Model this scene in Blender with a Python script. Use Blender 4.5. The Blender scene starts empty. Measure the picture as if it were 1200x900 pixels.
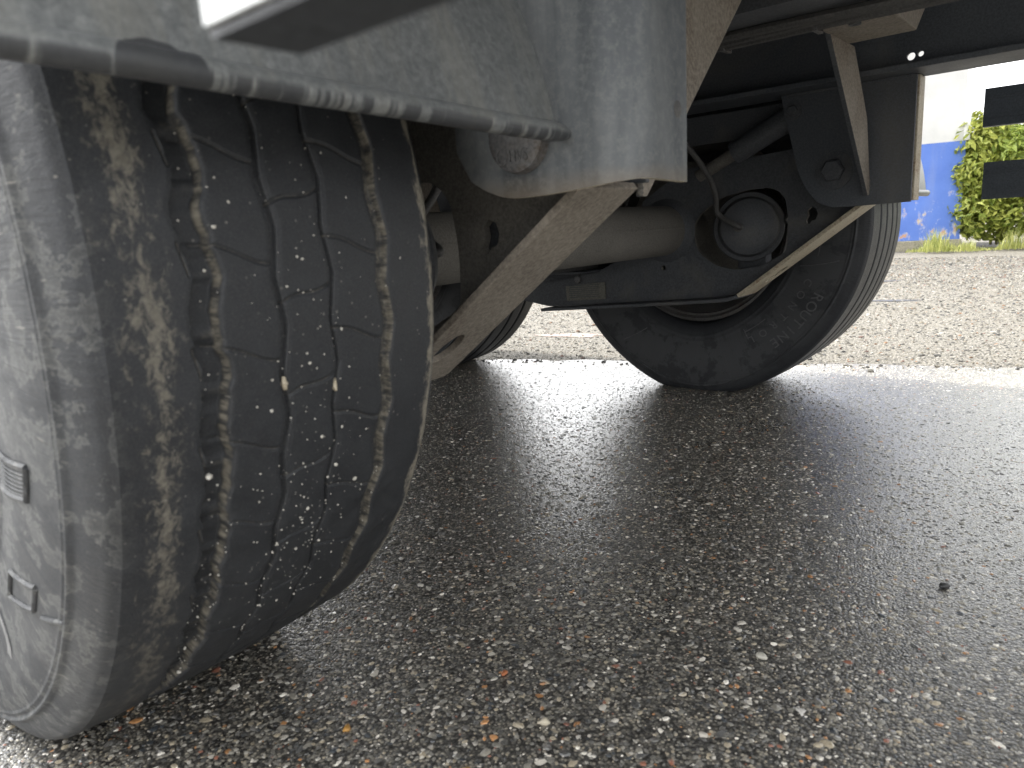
import bpy, bmesh, math, random
import numpy as np
from mathutils import Vector, Matrix
from mathutils.geometry import tessellate_polygon

random.seed(7)
rng = np.random.default_rng(7)
scn = bpy.context.scene
col = scn.collection
R = math.radians

# ------------------------------------------------------------------ camera
YAW, PITCH, ROLL = R(40.85), R(12.07), R(-3.5)
CAM = Vector((1.06, -0.145, 0.53))
cd = bpy.data.cameras.new('camera')
cam = bpy.data.objects.new('camera', cd)
col.objects.link(cam)
fw = Vector((-math.sin(YAW) * math.cos(PITCH), math.cos(YAW) * math.cos(PITCH), -math.sin(PITCH)))
rt = Vector((math.cos(YAW), math.sin(YAW), 0))
up = rt.cross(fw)
rt2 = rt * math.cos(ROLL) + up * math.sin(ROLL)
up2 = up * math.cos(ROLL) - rt * math.sin(ROLL)
mw = Matrix((rt2, up2, -fw)).transposed().to_4x4()
mw.translation = CAM
cam.matrix_world = mw
cd.sensor_width = 36.0
cd.lens = 833 / 1200 * 36
cd.clip_start = 0.01
cd.clip_end = 500
cd.dof.use_dof = True
cd.dof.focus_distance = 1.7
cd.dof.aperture_fstop = 8.0
scn.camera = cam

# ------------------------------------------------------------------ sky, sun, exposure
SUN_EL, SUN_AZ = R(54), R(272)          # azimuth measured from +Y towards +X
wld = bpy.data.worlds.new('World')
scn.world = wld
wld.use_nodes = True
wn = wld.node_tree
wn.nodes.clear()
sky = wn.nodes.new('ShaderNodeTexSky')
sky.sky_type = 'NISHITA'
sky.sun_disc = False
sky.sun_elevation = SUN_EL
sky.sun_rotation = SUN_AZ
sky.dust_density = 4.0
sky.air_density = 1.0
hsv = wn.nodes.new('ShaderNodeHueSaturation')
hsv.inputs['Saturation'].default_value = 0.04
bgn = wn.nodes.new('ShaderNodeBackground')
bgn.inputs['Strength'].default_value = 0.15
wo = wn.nodes.new('ShaderNodeOutputWorld')
wn.links.new(sky.outputs[0], hsv.inputs['Color'])
wn.links.new(hsv.outputs[0], bgn.inputs['Color'])
wn.links.new(bgn.outputs[0], wo.inputs['Surface'])
sl = bpy.data.lights.new('sun', 'SUN')
sl.energy = 2.0
sl.angle = R(3)
sl.color = (1.0, 0.965, 0.91)
sun = bpy.data.objects.new('sun', sl)
col.objects.link(sun)
sd = Vector((math.sin(SUN_AZ) * math.cos(SUN_EL), math.cos(SUN_AZ) * math.cos(SUN_EL), math.sin(SUN_EL)))
sun.rotation_euler = (-sd).to_track_quat('-Z', 'Y').to_euler()
sun.location = sd * 20
scn.view_settings.view_transform = 'Standard'
scn.view_settings.look = 'None'
scn.view_settings.gamma = 1.0
scn.view_settings.use_curve_mapping = False
scn.view_settings.exposure = 2.5
scn.render.engine = 'CYCLES'
scn.cycles.use_denoising = True
scn.cycles.max_bounces = 6
scn.cycles.diffuse_bounces = 4

# ------------------------------------------------------------------ node helpers
class N:
    """tiny wrapper to write node trees tersely"""
    def __init__(s, name):
        s.m = bpy.data.materials.new(name)
        s.m.use_nodes = True
        s.t = s.m.node_tree
        s.t.nodes.clear()
        s.out = s.t.nodes.new('ShaderNodeOutputMaterial')
        s.b = s.t.nodes.new('ShaderNodeBsdfPrincipled')
        s.t.links.new(s.b.outputs[0], s.out.inputs[0])
    def n(s, t, **k):
        x = s.t.nodes.new('ShaderNode' + t)
        for a, v in k.items():
            setattr(x, a, v)
        return x
    def put(s, sock, v):
        if isinstance(v, bpy.types.NodeSocket):
            s.t.links.new(v, sock)
        elif v is not None:
            if isinstance(v, (tuple, list)) and len(v) == 3 and sock.type == 'RGBA':
                v = (*v, 1)
            sock.default_value = v
    def coord(s, kind='Object'):
        return s.n('TexCoord').outputs[kind]
    def attr(s, name, inst=False):
        a = s.n('Attribute', attribute_name=name)
        if inst:
            a.attribute_type = 'INSTANCER'
        return a
    def noise(s, vec, scale, detail=4, rough=0.55, dist=0.0):
        x = s.n('TexNoise')
        s.put(x.inputs['Vector'], vec)
        x.inputs['Scale'].default_value = scale
        x.inputs['Detail'].default_value = detail
        x.inputs['Roughness'].default_value = rough
        x.inputs['Distortion'].default_value = dist
        return x.outputs['Fac']
    def voro(s, vec, scale, feature='F1', out='Distance'):
        x = s.n('TexVoronoi', feature=feature)
        s.put(x.inputs['Vector'], vec)
        x.inputs['Scale'].default_value = scale
        return x.outputs[out]
    def ramp(s, f, *stops):
        x = s.n('ValToRGB')
        e = x.color_ramp.elements
        while len(e) < len(stops):
            e.new(0.5)
        for el, (p, c) in zip(e, stops):
            el.position = p
            el.color = (c, c, c, 1) if isinstance(c, (int, float)) else (*c, 1)
        s.put(x.inputs[0], f)
        return x.outputs[0]
    def mix(s, f, a, b, mode='MIX'):
        x = s.n('Mix', data_type='RGBA', blend_type=mode)
        s.put(x.inputs[0], f)
        s.put(x.inputs[6], a)
        s.put(x.inputs[7], b)
        return x.outputs[2]
    def math(s, op, a, b=None, clamp=False):
        x = s.n('Math', operation=op, use_clamp=clamp)
        s.put(x.inputs[0], a)
        if b is not None:
            s.put(x.inputs[1], b)
        return x.outputs[0]
    def scalevec(s, vec, sc, loc=(0, 0, 0)):
        x = s.n('Mapping')
        s.put(x.inputs['Vector'], vec)
        x.inputs['Scale'].default_value = sc
        x.inputs['Location'].default_value = loc
        return x.outputs[0]
    def sep(s, vec):
        x = s.n('SeparateXYZ')
        s.put(x.inputs[0], vec)
        return x.outputs
    def comb(s, x_, y_, z_):
        x = s.n('CombineXYZ')
        s.put(x.inputs[0], x_); s.put(x.inputs[1], y_); s.put(x.inputs[2], z_)
        return x.outputs[0]
    def bump(s, h, strength, dist=0.01, prev=None):
        x = s.n('Bump')
        x.inputs['Strength'].default_value = strength
        x.inputs['Distance'].default_value = dist
        s.put(x.inputs['Height'], h)
        if prev is not None:
            s.put(x.inputs['Normal'], prev)
        return x.outputs[0]
    def done(s, color=None, rough=None, metal=None, normal=None, spec=None, coat=None):
        s.put(s.b.inputs['Base Color'], color)
        s.put(s.b.inputs['Roughness'], rough)
        s.put(s.b.inputs['Metallic'], metal)
        s.put(s.b.inputs['Normal'], normal)
        s.put(s.b.inputs['Specular IOR Level'], spec)
        if coat is not None:
            s.put(s.b.inputs['Coat Weight'], coat[0])
            s.put(s.b.inputs['Coat Roughness'], coat[1])
            s.put(s.b.inputs['Coat IOR'], 1.5)
            s.put(s.b.inputs['Coat Normal'], coat[2])
        return s.m

def steel(name, c1, c2, c3=None, scale=14, rough=(0.5, 0.75), metal=0.0, bump=0.15, fine=220):
    """weathered painted / coated / rusty steel"""
    s = N(name)
    co = s.coord()
    a = s.noise(co, scale, 6, 0.6)
    f = s.noise(co, fine, 4, 0.7)
    c = s.ramp(a, (0.3, c1), (0.7, c2))
    if c3:
        b = s.noise(co, scale * 0.6, 5, 0.65, 0.6)
        c = s.mix(s.ramp(b, (0.5, 0), (0.68, 1)), c, c3)
    c = s.mix(s.math('MULTIPLY', s.ramp(f, (0.38, 0), (0.66, 1)), 0.55), c, tuple(min(1, x * 1.7 + 0.01) for x in c2))
    r = s.ramp(a, (0.3, rough[0]), (0.7, rough[1]))
    return s.done(c, r, metal, s.bump(f, bump, 0.003))

# ------------------------------------------------------------------ materials
MAT = {}
def build_materials():
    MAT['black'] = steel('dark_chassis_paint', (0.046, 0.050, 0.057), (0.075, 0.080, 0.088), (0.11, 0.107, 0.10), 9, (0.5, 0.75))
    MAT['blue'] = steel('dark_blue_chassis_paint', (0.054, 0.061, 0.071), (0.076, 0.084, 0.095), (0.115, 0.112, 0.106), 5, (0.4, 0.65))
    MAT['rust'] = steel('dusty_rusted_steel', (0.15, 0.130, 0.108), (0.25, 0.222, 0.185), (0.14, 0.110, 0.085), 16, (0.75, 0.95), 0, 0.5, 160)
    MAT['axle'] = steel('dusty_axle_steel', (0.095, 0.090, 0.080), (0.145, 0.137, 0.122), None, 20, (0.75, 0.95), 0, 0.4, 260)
    MAT['tan'] = steel('worn_and_lit_edge', (0.30, 0.26, 0.19), (0.42, 0.37, 0.28), (0.22, 0.15, 0.09), 30, (0.5, 0.8))  # worn edges; on the cheek return it paints light
    MAT['hose'] = steel('rubber_hose', (0.045, 0.045, 0.047), (0.075, 0.073, 0.07), None, 25, (0.45, 0.6))
    MAT['rim'] = steel('wheel_rim_steel', (0.10, 0.10, 0.10), (0.16, 0.155, 0.15), (0.10, 0.07, 0.05), 14, (0.4, 0.6), 0.4)
    MAT['zinc'] = steel('zinc_bolt', (0.09, 0.09, 0.095), (0.15, 0.15, 0.15), (0.10, 0.075, 0.055), 30, (0.45, 0.7), 0.3)
    MAT['rubber_letter'] = steel('raised_rubber_letter', (0.060, 0.062, 0.066), (0.085, 0.086, 0.088), None, 30, (0.4, 0.6))
    MAT['sand'] = steel('pale_sand', (0.36, 0.34, 0.29), (0.52, 0.50, 0.45), None, 80, (0.5, 0.8))
    MAT['tag'] = steel('data_plate', (0.10, 0.10, 0.085), (0.15, 0.145, 0.12), None, 60, (0.4, 0.6), 0.2)

    # galvanised mudguard: spangle, drip streaks
    s = N('galvanised_sheet')
    co = s.coord()
    sp = s.voro(co, 150, 'F1', 'Color')
    spn = s.sep(sp)[0]
    st = s.noise(s.scalevec(co, (9, 42, 5)), 1.0, 5, 0.65)
    n2 = s.noise(co, 150, 5, 0.8)
    c = s.ramp(n2, (0.34, (0.115, 0.123, 0.127)), (0.52, (0.170, 0.179, 0.181)), (0.70, (0.26, 0.27, 0.265)))
    c = s.mix(0.18, c, s.ramp(spn, (0, (0.16, 0.17, 0.17)), (1, (0.40, 0.41, 0.40))))
    c = s.mix(s.ramp(st, (0.48, 0), (0.72, 0.6)), c, (0.28, 0.275, 0.245))
    # damp patch; run marks widened into painted underside shade on the rolled edge
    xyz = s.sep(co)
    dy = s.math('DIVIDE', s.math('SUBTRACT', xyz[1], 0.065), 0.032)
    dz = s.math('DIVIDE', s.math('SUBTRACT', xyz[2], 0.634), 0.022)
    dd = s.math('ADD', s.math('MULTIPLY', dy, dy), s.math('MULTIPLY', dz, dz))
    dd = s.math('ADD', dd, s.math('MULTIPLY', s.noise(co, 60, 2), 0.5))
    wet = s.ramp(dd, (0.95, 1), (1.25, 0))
    drip = s.ramp(s.noise(s.scalevec(co, (1, 75, 6)), 1.0, 3, 0.5), (0.43, 0), (0.49, 1))  # run marks, widened into the painted underside shade
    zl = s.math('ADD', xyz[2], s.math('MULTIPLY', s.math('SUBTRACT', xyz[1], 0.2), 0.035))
    under_shade = s.ramp(s.math('SUBTRACT', 0.6345, zl), (0.0, 0), (0.004, 1))
    wet = s.math('MAXIMUM', wet, s.math('MULTIPLY', drip, under_shade))  # wet also carries the painted underside shade
    c = s.mix(s.math('MULTIPLY', wet, 0.85), c, (0.045, 0.047, 0.053))  # damp patch, run marks and painted underside shade
    rg = s.ramp(n2, (0.3, 0.34), (0.7, 0.52))
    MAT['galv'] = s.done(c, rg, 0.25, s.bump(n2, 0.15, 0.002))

    # blue-grey weathered hanger bracket: paint with bands of dusty bloom
    s = N('weathered_bracket_paint')
    co = s.coord()
    st = s.noise(s.scalevec(co, (14, 14, 2.0)), 1.0, 5, 0.6, 0.4)
    n2 = s.noise(co, 110, 5, 0.8)
    c = s.ramp(st, (0.36, (0.055, 0.062, 0.072)), (0.50, (0.098, 0.107, 0.116)), (0.66, (0.175, 0.186, 0.192)))
    c = s.mix(s.ramp(n2, (0.46, 0), (0.70, 0.55)), c, (0.25, 0.26, 0.25))
    dn = s.ramp(s.math('ADD', s.math('SUBTRACT', s.sep(co)[2], 0.568), s.math('MULTIPLY', s.noise(co, 40, 4), 0.012)), (0.006, 1), (0.028, 0))
    c = s.mix(s.math('MULTIPLY', dn, 0.45), c, (0.25, 0.19, 0.12))
    MAT['bracket'] = s.done(c, s.ramp(n2, (0.3, 0.45), (0.7, 0.65)), 0.1, s.bump(n2, 0.2, 0.002))

    # tyre rubber: uses per-vertex ty (across), tt (around), gv (groove depth)
    for nm, mud, dust in (('rubber_dirty', 1.0, 1.0), ('rubber_far', 0.0, 0.55)):
        s = N(nm)
        ty = s.attr('ty').outputs['Fac']
        tt = s.attr('tt').outputs['Fac']
        gv = s.attr('gv').outputs['Fac']
        co = s.coord()
        uv = s.comb(ty, tt, 0.0)
        n1 = s.noise(uv, 30, 6, 0.7)
        n3 = s.noise(co, 900, 3, 0.7)
        base = s.ramp(n1, (0.3, (0.013, 0.015, 0.019)), (0.7, (0.027, 0.030, 0.035)))
        # grey dust film, heavier on the sidewalls
        side = s.ramp(s.math('ABSOLUTE', ty), (0.170, 0), (0.185, 1))
        film = s.math('MULTIPLY', s.ramp(s.noise(co, 11, 7, 0.68, 0.1), (0.44, 0.25), (0.50, 1)), side)
        c = s.mix(s.math('MULTIPLY', film, 0.13 * dust if mud else 0.16), base, (0.25, 0.255, 0.255))
        c = s.mix(s.math('MULTIPLY', s.ramp(n3, (0.45, 0), (0.8, 1)), 0.25 * dust), c, (0.20, 0.19, 0.17))
        if mud:
            # dried mud flaking on the outer shoulder and the inner tread edge
            b1 = s.math('SUBTRACT', 1.0, s.math('ABSOLUTE', s.math('DIVIDE', s.math('ADD', ty, 0.124), 0.060)), True)
            flake = s.noise(s.scalevec(uv, (120, 70, 1)), 1.0, 6, 0.78, 0.5)
            big = s.noise(s.scalevec(uv, (34, 16, 1), (3, 1, 0)), 1.0, 3, 0.6)
            pos = s.ramp(s.math('ADD', s.math('MULTIPLY', tt, 0.55), 0.5), (0.22, 0.35), (0.42, 1), (0.75, 1), (0.95, 0.7))
            m1 = s.math('ADD', s.math('MULTIPLY', b1, 0.36), s.math('ADD', s.math('MULTIPLY', flake, 0.75), s.math('MULTIPLY', big, 0.45)))
            m1 = s.math('MULTIPLY', s.ramp(m1, (0.89, 0), (1.04, 1)), s.math('MULTIPLY', pos, s.ramp(b1, (0.0, 0), (0.15, 1))))
            b2 = s.math('SUBTRACT', 1.0, s.math('ABSOLUTE', s.math('DIVIDE', s.math('SUBTRACT', ty, 0.157), 0.022)), True)
            m2 = s.ramp(s.math('ADD', s.math('MULTIPLY', b2, 0.5), s.noise(s.scalevec(uv, (60, 22, 1), (7, 3, 0)), 1.0, 4, 0.7)), (0.86, 0), (0.96, 1))
            m2 = s.math('MULTIPLY', m2, s.ramp(b2, (0, 0), (0.3, 1)))
            tan = s.ramp(s.noise(uv, 160, 4, 0.7), (0.3, (0.15, 0.133, 0.103)), (0.7, (0.32, 0.295, 0.24)))
            c = s.mix(s.math('MULTIPLY', m1, 0.55), c, tan)
            c = s.mix(s.math('MULTIPLY', m2, 0.8), c, tan)
            g = s.math('MULTIPLY', s.ramp(gv, (0.25, 0), (0.8, 1)), s.ramp(s.noise(uv, 110, 6, 0.75), (0.42, 0.06), (0.58, 0.85)))
            c = s.mix(g, c, tan)
            # pale outlines where water dried on the sidewall
            ring = s.noise(co, 22, 7, 0.7, 0.1)
            m3 = s.math('MULTIPLY', s.ramp(ring, (0.52, 0), (0.54, 1), (0.56, 0.4), (0.66, 0.0)), s.ramp(s.math('ADD', ty, 0.5), (0.335, 1), (0.355, 0)))
            c = s.mix(s.math('MULTIPLY', m3, 0.22), c, (0.34, 0.34, 0.31))
            # scattered splash specks
            sk = s.voro(s.scalevec(uv, (1, 1, 1)), 130, 'F1', 'Distance')
            sz = s.sep(s.voro(uv, 130, 'F1', 'Color'))[0]
            spk = s.math('MULTIPLY', s.ramp(sk, (0.10, 1), (0.16, 0)), s.ramp(sz, (0.62, 0), (0.66, 1)))
            spk = s.math('MULTIPLY', spk, s.ramp(s.noise(uv, 18, 2), (0.4, 0.1), (0.6, 1)))
            c = s.mix(s.math('MULTIPLY', spk, 0.45), c, (0.36, 0.34, 0.30))
        nb = s.bump(n3, 0.18, 0.002)
        crk = s.noise(s.scalevec(uv, (70, 100, 1)), 1.0, 4, 0.7, 1.2)
        nb = s.bump(s.math('MULTIPLY', crk, s.ramp(s.math('ABSOLUTE', ty), (0.135, 0.0), (0.178, 1))), 0.45, 0.004, nb)
        MAT[nm] = s.done(c, s.math('ADD', s.ramp(n1, (0.3, 0.42), (0.7, 0.60)), s.math('MULTIPLY', side, 0.2)), 0, nb, 0.4)

    # wet asphalt binder with fine aggregate
    s = N('wet_asphalt')
    co = s.coord()
    v = s.voro(co, 260, 'F1', 'Distance')
    vc = s.voro(co, 260, 'F1', 'Color')
    vv = s.sep(vc)
    cc = s.ramp(vv[0], (0.0, (0.035, 0.034, 0.032)), (0.40, (0.10, 0.096, 0.086)), (0.75, (0.20, 0.185, 0.155)), (1.0, (0.42, 0.385, 0.31)))
    cc = s.mix(s.ramp(v, (0.35, 0), (0.7, 0.85)), cc, (0.022, 0.021, 0.020))
    big = s.noise(co, 2.2, 4, 0.6)
    n4 = s.noise(co, 700, 3, 0.6)
    nb = s.bump(s.math('SUBTRACT', 1.0, v), 0.4, 0.003)
    nb = s.bump(s.noise(co, 90, 5, 0.65), 0.35, 0.006, nb)
    film = s.bump(s.math('SUBTRACT', 1.0, s.voro(co, 260, 'F1', 'Distance')), 0.26, 0.0022)
    film = s.bump(s.noise(co, 60, 3, 0.6), 0.14, 0.006, film)
    px = s.sep(co)
    de = s.math('ADD', s.math('MULTIPLY', s.math('SUBTRACT', px[0], -1.0), -0.3006), s.math('MULTIPLY', s.math('SUBTRACT', px[1], 2.2), 0.9537))
    de = s.math('ADD', de, s.math('MULTIPLY', s.math('SUBTRACT', s.noise(co, 3, 4), 0.5), 0.5))
    cw = s.ramp(s.math('ADD', de, 0.8), (0.25, 0.95), (0.70, 0.32))
    MAT['asphalt'] = s.done(cc, s.ramp(big, (0.35, 0.25), (0.65, 0.40)), 0, nb, 0.5, (cw, 0.18, film))

    # loose / exposed stones, wet, colour from the point attribute
    for nm, rg in (('wet_stone', 0.30), ('dry_stone', 0.8)):
        s = N(nm)
        c = s.attr('col', True).outputs['Color']
        co = s.coord()
        nn = s.noise(co, 2.5, 4, 0.7)
        c = s.mix(s.ramp(nn, (0.3, 0.35), (0.7, 0.0)), c, (0.03, 0.03, 0.028))
        MAT[nm] = s.done(c, rg, 0, s.bump(nn, 0.2, 0.05), 0.5, (1.0, 0.16, None) if nm == 'wet_stone' else None)

    # dry gravel yard
    s = N('gravel_ground')
    co = s.coord()
    v = s.voro(co, 120, 'F1', 'Distance')
    vv = s.sep(s.voro(co, 120, 'F1', 'Color'))
    cc = s.ramp(vv[0], (0.0, (0.045, 0.042, 0.036)), (0.5, (0.105, 0.098, 0.084)), (1.0, (0.22, 0.208, 0.182)))
    cc = s.mix(s.ramp(s.noise(co, 1.1, 5, 0.6), (0.35, 0), (0.7, 0.5)), cc, (0.10, 0.088, 0.068))
    cc = s.mix(s.ramp(v, (0.4, 0), (0.75, 0.8)), cc, (0.09, 0.08, 0.06))
    nb = s.bump(s.math('SUBTRACT', 1.0, v), 0.9, 0.012)
    MAT['gravel'] = s.done(cc, 0.85, 0, nb)

    s = N('puddle_water')
    co = s.coord()
    MAT['water'] = s.done((0.05, 0.048, 0.044), 0.30, 0, s.bump(s.noise(co, 20, 2), 0.02, 0.01))
    s = N('brown_mud')
    co = s.coord()
    MAT['mud'] = s.done(s.ramp(s.noise(co, 25, 5, 0.7), (0.3, (0.085, 0.05, 0.032)), (0.7, (0.17, 0.115, 0.08))), 0.5, 0, s.bump(s.noise(co, 60, 4), 0.4, 0.01))

    # building render: blue band with peeling paint, white above
    for nm, a, b in (('blue_render', (0.075, 0.150, 0.46), (0.10, 0.19, 0.53)), ('white_render', (0.50, 0.50, 0.49), (0.60, 0.60, 0.585))):
        s = N(nm)
        co = s.coord()
        n1 = s.noise(co, 3, 5, 0.6)
        c = s.ramp(n1, (0.3, a), (0.7, b))
        if nm == 'blue_render':
            z = s.sep(co)[2]
            p = s.math('ADD', s.noise(s.scalevec(co, (7, 7, 4)), 1.0, 6, 0.7), s.math('MULTIPLY', s.ramp(z, (0.15, 1), (0.75, 0)), 0.10))
            chip = s.ramp(p, (0.675, 0), (0.69, 1))
            c = s.mix(s.ramp(p, (0.62, 0), (0.69, 0.5)), c, (0.5, 0.5, 0.55))
            c = s.mix(chip, c, s.ramp(s.noise(co, 14, 4), (0.4, (0.42, 0.24, 0.15)), (0.6, (0.45, 0.43, 0.38))))
        c = s.mix(s.ramp(s.noise(s.scalevec(co, (6, 6, 0.7)), 1.0, 4), (0.5, 0), (0.8, 0.25)), c, (0.35, 0.36, 0.35))
        MAT[nm] = s.done(c, 0.7, 0, s.bump(s.noise(co, 45, 5, 0.7), 0.3, 0.01))
    MAT['concrete'] = steel('concrete_plinth', (0.16, 0.145, 0.11), (0.26, 0.24, 0.18), (0.12, 0.13, 0.07), 6, (0.8, 0.95), 0, 0.4, 60)
    MAT['pipe_white'] = steel('white_corner_trim', (0.62, 0.62, 0.62), (0.72, 0.72, 0.72), None, 6)
    MAT['roof'] = steel('grey_roof_sheet', (0.2, 0.2, 0.21), (0.28, 0.28, 0.28), None, 6)

    # aluminium guard rail (front) / dark far rail, and the near underside's painted shade
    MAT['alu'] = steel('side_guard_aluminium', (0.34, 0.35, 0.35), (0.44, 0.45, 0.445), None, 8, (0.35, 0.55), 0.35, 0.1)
    MAT['railshade'] = steel('side_guard_shade', (0.016, 0.018, 0.021), (0.028, 0.031, 0.036), None, 8, (0.5, 0.7))
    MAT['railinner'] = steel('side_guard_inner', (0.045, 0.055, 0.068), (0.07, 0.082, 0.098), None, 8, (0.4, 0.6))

    # foliage
    for i, (a, b) in enumerate((((0.16, 0.22, 0.03), (0.48, 0.50, 0.11)), ((0.13, 0.20, 0.03), (0.38, 0.44, 0.09)), ((0.15, 0.19, 0.04), (0.40, 0.39, 0.13)))):
        s = N(('leaf_bright', 'leaf_deep', 'dry_grass')[i])
        h = s.attr('lc').outputs['Fac']
        c = s.ramp(h, (0.0, a), (1.0, b))
        s.done(c, 0.5)
        tr = s.n('BsdfTranslucent')
        s.put(tr.inputs['Color'], c)
        mx = s.n('MixShader')
        mx.inputs[0].default_value = 0.35
        s.t.links.new(s.b.outputs[0], mx.inputs[1])
        s.t.links.new(tr.outputs[0], mx.inputs[2])
        s.t.links.new(mx.outputs[0], s.out.inputs[0])
        MAT[('leaf', 'leaf2', 'grass')[i]] = s.m
    MAT['bark'] = steel('shrub_stem', (0.09, 0.07, 0.05), (0.14, 0.11, 0.08), None, 20)
build_materials()

# ------------------------------------------------------------------ object helpers
def link(name, me, mats, parent=None):
    o = bpy.data.objects.new(name, me)
    col.objects.link(o)
    for m in (mats if isinstance(mats, (list, tuple)) else [mats]):
        if m is not None:
            me.materials.append(MAT[m])
    if parent is not None:
        setpar(o, parent)
    return o
def wmat(o):
    m = o.matrix_basis.copy()
    if o.parent:
        m = wmat(o.parent) @ o.matrix_parent_inverse @ m
    return m
def setpar(o, parent):
    o.parent = parent
    o.matrix_parent_inverse = wmat(parent).inverted()
def mesh(verts, faces, fmat=None, smooth=None, name='m'):
    me = bpy.data.meshes.new(name)
    me.from_pydata([tuple(map(float, v)) for v in verts], [], [tuple(int(i) for i in f) for f in faces])
    if fmat is not None:
        me.polygons.foreach_set('material_index', fmat)
    if smooth is not None:
        me.polygons.foreach_set('use_smooth', [True] * len(me.polygons))
        me.set_sharp_from_angle(angle=R(smooth))
    me.update()
    return me
def fixn(me):
    bm = bmesh.new(); bm.from_mesh(me)
    bmesh.ops.recalc_face_normals(bm, faces=bm.faces)
    bm.to_mesh(me); bm.free()
    return me
def bevel(o, w=0.002, seg=2, ang=40):
    m = o.modifiers.new('bevel', 'BEVEL')
    m.width = w; m.segments = seg; m.limit_method = 'ANGLE'; m.angle_limit = R(ang)
    return o
def tag(o, label=None, cat=None, group=None, kind=None):
    for k, v in (('label', label), ('category', cat), ('group', group), ('kind', kind)):
        if v:
            o[k] = v
    return o
def empty(name, loc):
    o = bpy.data.objects.new(name, None)
    col.objects.link(o); o.location = loc; o.empty_display_size = 0.2
    return o
AX = {'x': lambda a, b, c: (c, a, b), 'y': lambda a, b, c: (a, c, b), 'z': lambda a, b, c: (a, b, c)}
def prism(name, outer, axis, lo, hi, mats, parent=None, holes=(), edge=0, bev=0.0, smooth=None):
    """plate: a 2-D outline with holes, given thickness along an axis; edge faces take material slot `edge`"""
    loops = [list(outer)] + [list(h) for h in holes]
    flat = [p for l in loops for p in l]
    tri = tessellate_polygon([[Vector((p[0], p[1], 0)) for p in l] for l in loops])
    n = len(flat)
    f = AX[axis]
    vs = [f(p[0], p[1], lo) for p in flat] + [f(p[0], p[1], hi) for p in flat]
    fs, fm = [], []
    for t in tri:
        fs.append(tuple(t)); fm.append(0)
        fs.append(tuple(i + n for i in reversed(t))); fm.append(0)
    k = 0
    for l in loops:
        for i in range(len(l)):
            a, b = k + i, k + (i + 1) % len(l)
            fs.append((a, b, b + n, a + n)); fm.append(edge)
        k += len(l)
    me = fixn(mesh(vs, fs, fm))
    if smooth:
        me.polygons.foreach_set('use_smooth', [True] * len(me.polygons)); me.set_sharp_from_angle(angle=R(smooth))
    o = link(name, me, mats, parent)
    if bev:
        bevel(o, bev)
    return o
def box(name, a, b, mats, parent=None, bev=0.003):
    x0, y0, z0 = a; x1, y1, z1 = b
    return prism(name, [(x0, y0), (x1, y0), (x1, y1), (x0, y1)], 'z', z0, z1, mats, parent, bev=bev)
def ring(c, r, n=24, ph=0.0):
    return [(c[0] + r * math.cos(ph + 2 * math.pi * i / n), c[1] + r * math.sin(ph + 2 * math.pi * i / n)) for i in range(n)]
def roundpoly(pts, r=0.015, n=5):
    out = []
    m = len(pts)
    for i in range(m):
        p0, p, p1 = (Vector(pts[(i + k) % m]) for k in (-1, 0, 1))
        d0, d1 = (p0 - p), (p1 - p)
        t = min(r, d0.length * 0.45, d1.length * 0.45)
        a, b = p + d0.normalized() * t, p + d1.normalized() * t
        for k in range(n + 1):
            u = k / n
            q = a * (1 - u) ** 2 + p * 2 * u * (1 - u) + b * u * u
            out.append((q.x, q.y))
    return out
def tubemesh(path, r, seg=12, cap=True):
    P = [Vector(p) for p in path]
    rr = r if isinstance(r, (list, tuple)) else [r] * len(P)
    vs, fs = [], []
    prev = None
    for i, p in enumerate(P):
        t = (P[min(i + 1, len(P) - 1)] - P[max(i - 1, 0)]).normalized()
        if prev is None:
            a = t.orthogonal().normalized()
        else:
            a = (prev - t * prev.dot(t)).normalized()
        prev = a
        b = t.cross(a)
        for k in range(seg):
            an = 2 * math.pi * k / seg
            vs.append(p + (a * math.cos(an) + b * math.sin(an)) * rr[i])
    for i in range(len(P) - 1):
        for k in range(seg):
            fs.append((i * seg + k, i * seg + (k + 1) % seg, (i + 1) * seg + (k + 1) % seg, (i + 1) * seg + k))
    if cap:
        fs.append(tuple(reversed(range(seg)))); fs.append(tuple((len(P) - 1) * seg + k for k in range(seg)))
    return vs, fs
def tube(name, path, r, mats, parent=None, seg=12, smooth=40):
    vs, fs = tubemesh(path, r, seg)
    return link(name, fixn(mesh(vs, fs, smooth=smooth)), mats, parent)
def spline(pts, n=8):
    P = [Vector(p) for p in pts]
    P = [2 * P[0] - P[1]] + P + [2 * P[-1] - P[-2]]
    out = []
    for i in range(1, len(P) - 2):
        for k in range(n):
            t = k / n
            a, b, c, d = P[i - 1], P[i], P[i + 1], P[i + 2]
            out.append(0.5 * (2 * b + (c - a) * t + (2 * a - 5 * b + 4 * c - d) * t * t + (3 * b - a - 3 * c + d) * t ** 3))
    out.append(P[-2])
    return out
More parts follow.
